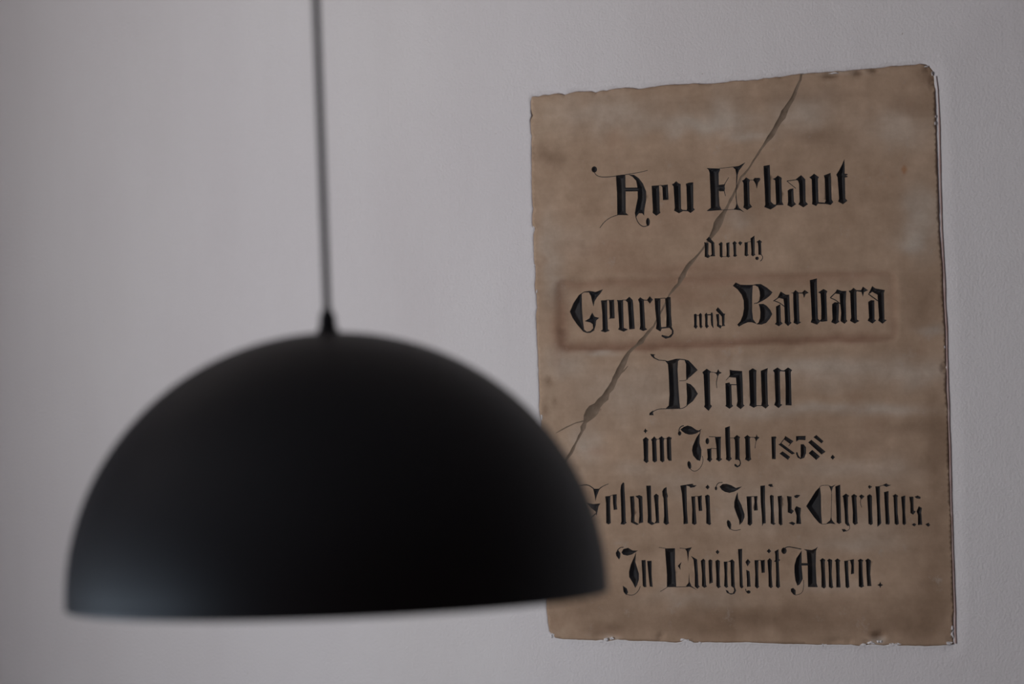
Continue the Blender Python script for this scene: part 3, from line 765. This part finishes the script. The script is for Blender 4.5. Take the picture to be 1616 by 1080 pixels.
cr = tri_mesh('crack_filling', V, T[incr], base_d + np.minimum(cd * 0.0006, 0.0014) * in_poly(V, crack), M_CRACK, tab, True)
cr['label'] = 'dark brown putty in the diagonal crack'

# narrow reddish mortar line between the stone and the plaster on the right
seam_c = densify([(1477.5,120),(1480,140),(1482.5,175),(1484.5,300),(1486.5,363),(1490,426),(1494,520),(1496.5,615),(1499.5,700),(1501.5,800),(1505,900),(1507.5,966),(1508,1016)], 9)
rows = []
for k, (x, y) in enumerate(seam_c):
    wd = min(1, .3 + k * .12) * 1.9 + 0.9 * noise.noise(Vector((x * .03, y * .03, 1))); xo = 0.9 * noise.noise(Vector((0, y * .02, 3)))
    rows.append([at(x + xo + wd * u_, y, 0) + Vector((0, -0.0006 - e_, 0)) for u_, e_ in ((-1, -.0006), (-.5, .0001), (0, .0003), (.5, .0001), (1, -.0016))])
sv = [p for r_ in rows for p in r_]
sf = [(5 * i + j, 5 * i + j + 1, 5 * i + j + 6, 5 * i + j + 5) for i in range(len(rows) - 1) for j in range(4)]
seam = pyd('mortar_seam', sv, sf, M_SEAM, wall, True)
seam['label'] = 'thin reddish mortar line along the right edge of the stone'

# loose plaster crumbs on the stone's edges (they belong to the wall)
CR = [(957,1010,6,3),(965,1008,4,2.4),(1078,1010,6,3),(1086,1011,3,2),(948,1013,4,2),(1362,1019,7,3),(1374,1015,8,2.6),(1388,1013,5,3),(1408,1018,6,2.6),(1416,1017,5,2.4),(1497,1016,6,3),
      (1503,1002,2.6,6),(1503,992,2.2,4),(871,1003,5,4),(1300,1018,6,2.2),(1316,115.5,9,1.2),(1462,105,4,1.3),(1471,116,1.3,3.5),(1476,195,1.2,4),(1476.5,184,1,2),(843,361,2.2,4),(844,418,1.8,3),(847,460,1.8,4),(1491,548,1.6,3),(855,660,3,5),(1183,1016,5,1.8),(1104,1015,4,2)]
for cx, cy, rx, ry in CR:
    bm = bmesh.new()
    bmesh.ops.create_icosphere(bm, subdivisions=2, radius=1)
    q = at(cx, cy, PLANE_Y)
    for v in bm.verts:
        s_ = 0.85 + 0.9 * noise.noise(v.co * 1.7 + Vector((cx, cy, 0)))
        v.co = Vector((v.co.x * rx * .0009 * s_, v.co.y * 0.0016 * s_, v.co.z * ry * .0009 * s_)) + q + Vector((0, 0.0004, 0))
    me = bpy.data.meshes.new('plaster_crumb'); bm.to_mesh(me); bm.free()
    link('plaster_crumb', me, M_WALL, wall)

# ---------------------------------------------------------------- pendant lamp
LAMP_D = 3.33
rc = cam_pos + ray(532.5, 939.5) * LAMP_D
lamp = bpy.data.objects.new('pendant_lamp', None)
COL.objects.link(lamp)
lamp.location = rc
lamp['label'] = 'matt black dome pendant lamp on a thin dark cord before the white wall'
lamp['category'] = 'pendant lamp'
R = 427.5 / F_PX * LAMP_D
HT = 0.972 * R
prof = []
NS = 40
for k in range(NS + 1):                      # outside, crown to rim
    t = math.pi / 2 * k / NS
    prof.append((R * math.sin(t) + (0.0 if k else 0), HT * math.cos(t)))
prof.append((R + .0004, -0.003)); prof.append((R - .0006, -0.0042)); prof.append((R - .0022, -0.003))
sh = lathe('shade', prof, M_BLACK, lamp, 160)
sh['label'] = 'matt black hemispherical metal shade'
pin = [((R - .0024) * math.sin(math.pi / 2 * k / NS), -0.003 * (k / NS) + (HT - .0024) * math.cos(math.pi / 2 * k / NS)) for k in range(NS, 0, -1)] + [(0, HT - .0024)]
ins = lathe('shade_lining', pin, M_INNER, lamp, 96)
ins['label'] = 'pale inside of the shade'
# cord grip: a small collar, waist and tapering nipple
lathe('cord_grip', [(0, HT - .001), (.0105, HT - .001), (.0100, HT + .0020), (.0082, HT + .004), (.0078, HT + .007), (.0076, HT + .0135), (.0066, HT + .0160), (.0046, HT + .0195), (.0040, HT + .0220), (0, HT + .0220)], M_BLACK, lamp, 40)
top = Z1 - rc.z
lathe('cord', [(0, HT + .018), (.0034, HT + .018), (.0034, top - .02), (0, top - .02)], M_CORD, lamp, 20)
lathe('ceiling_canopy', [(0, top), (.05, top), (.05, top - .022), (.045, top - .027), (.006, top - .03), (0, top - .03)], M_BLACK, lamp, 48)
so = lathe('bulb_socket', [(0, HT - .002), (.019, HT - .002), (.021, HT - .01), (.021, HT - .055), (.017, HT - .06), (0, HT - .06)], M_BLACK, lamp, 32)
bl = lathe('bulb', [(0, HT - .05), (.013, HT - .05), (.0135, HT - .066), (.022, HT - .085), (.030, HT - .108), (.030, HT - .125), (.022, HT - .146), (.010, HT - .155), (0, HT - .157)], M_BULB, lamp, 32)
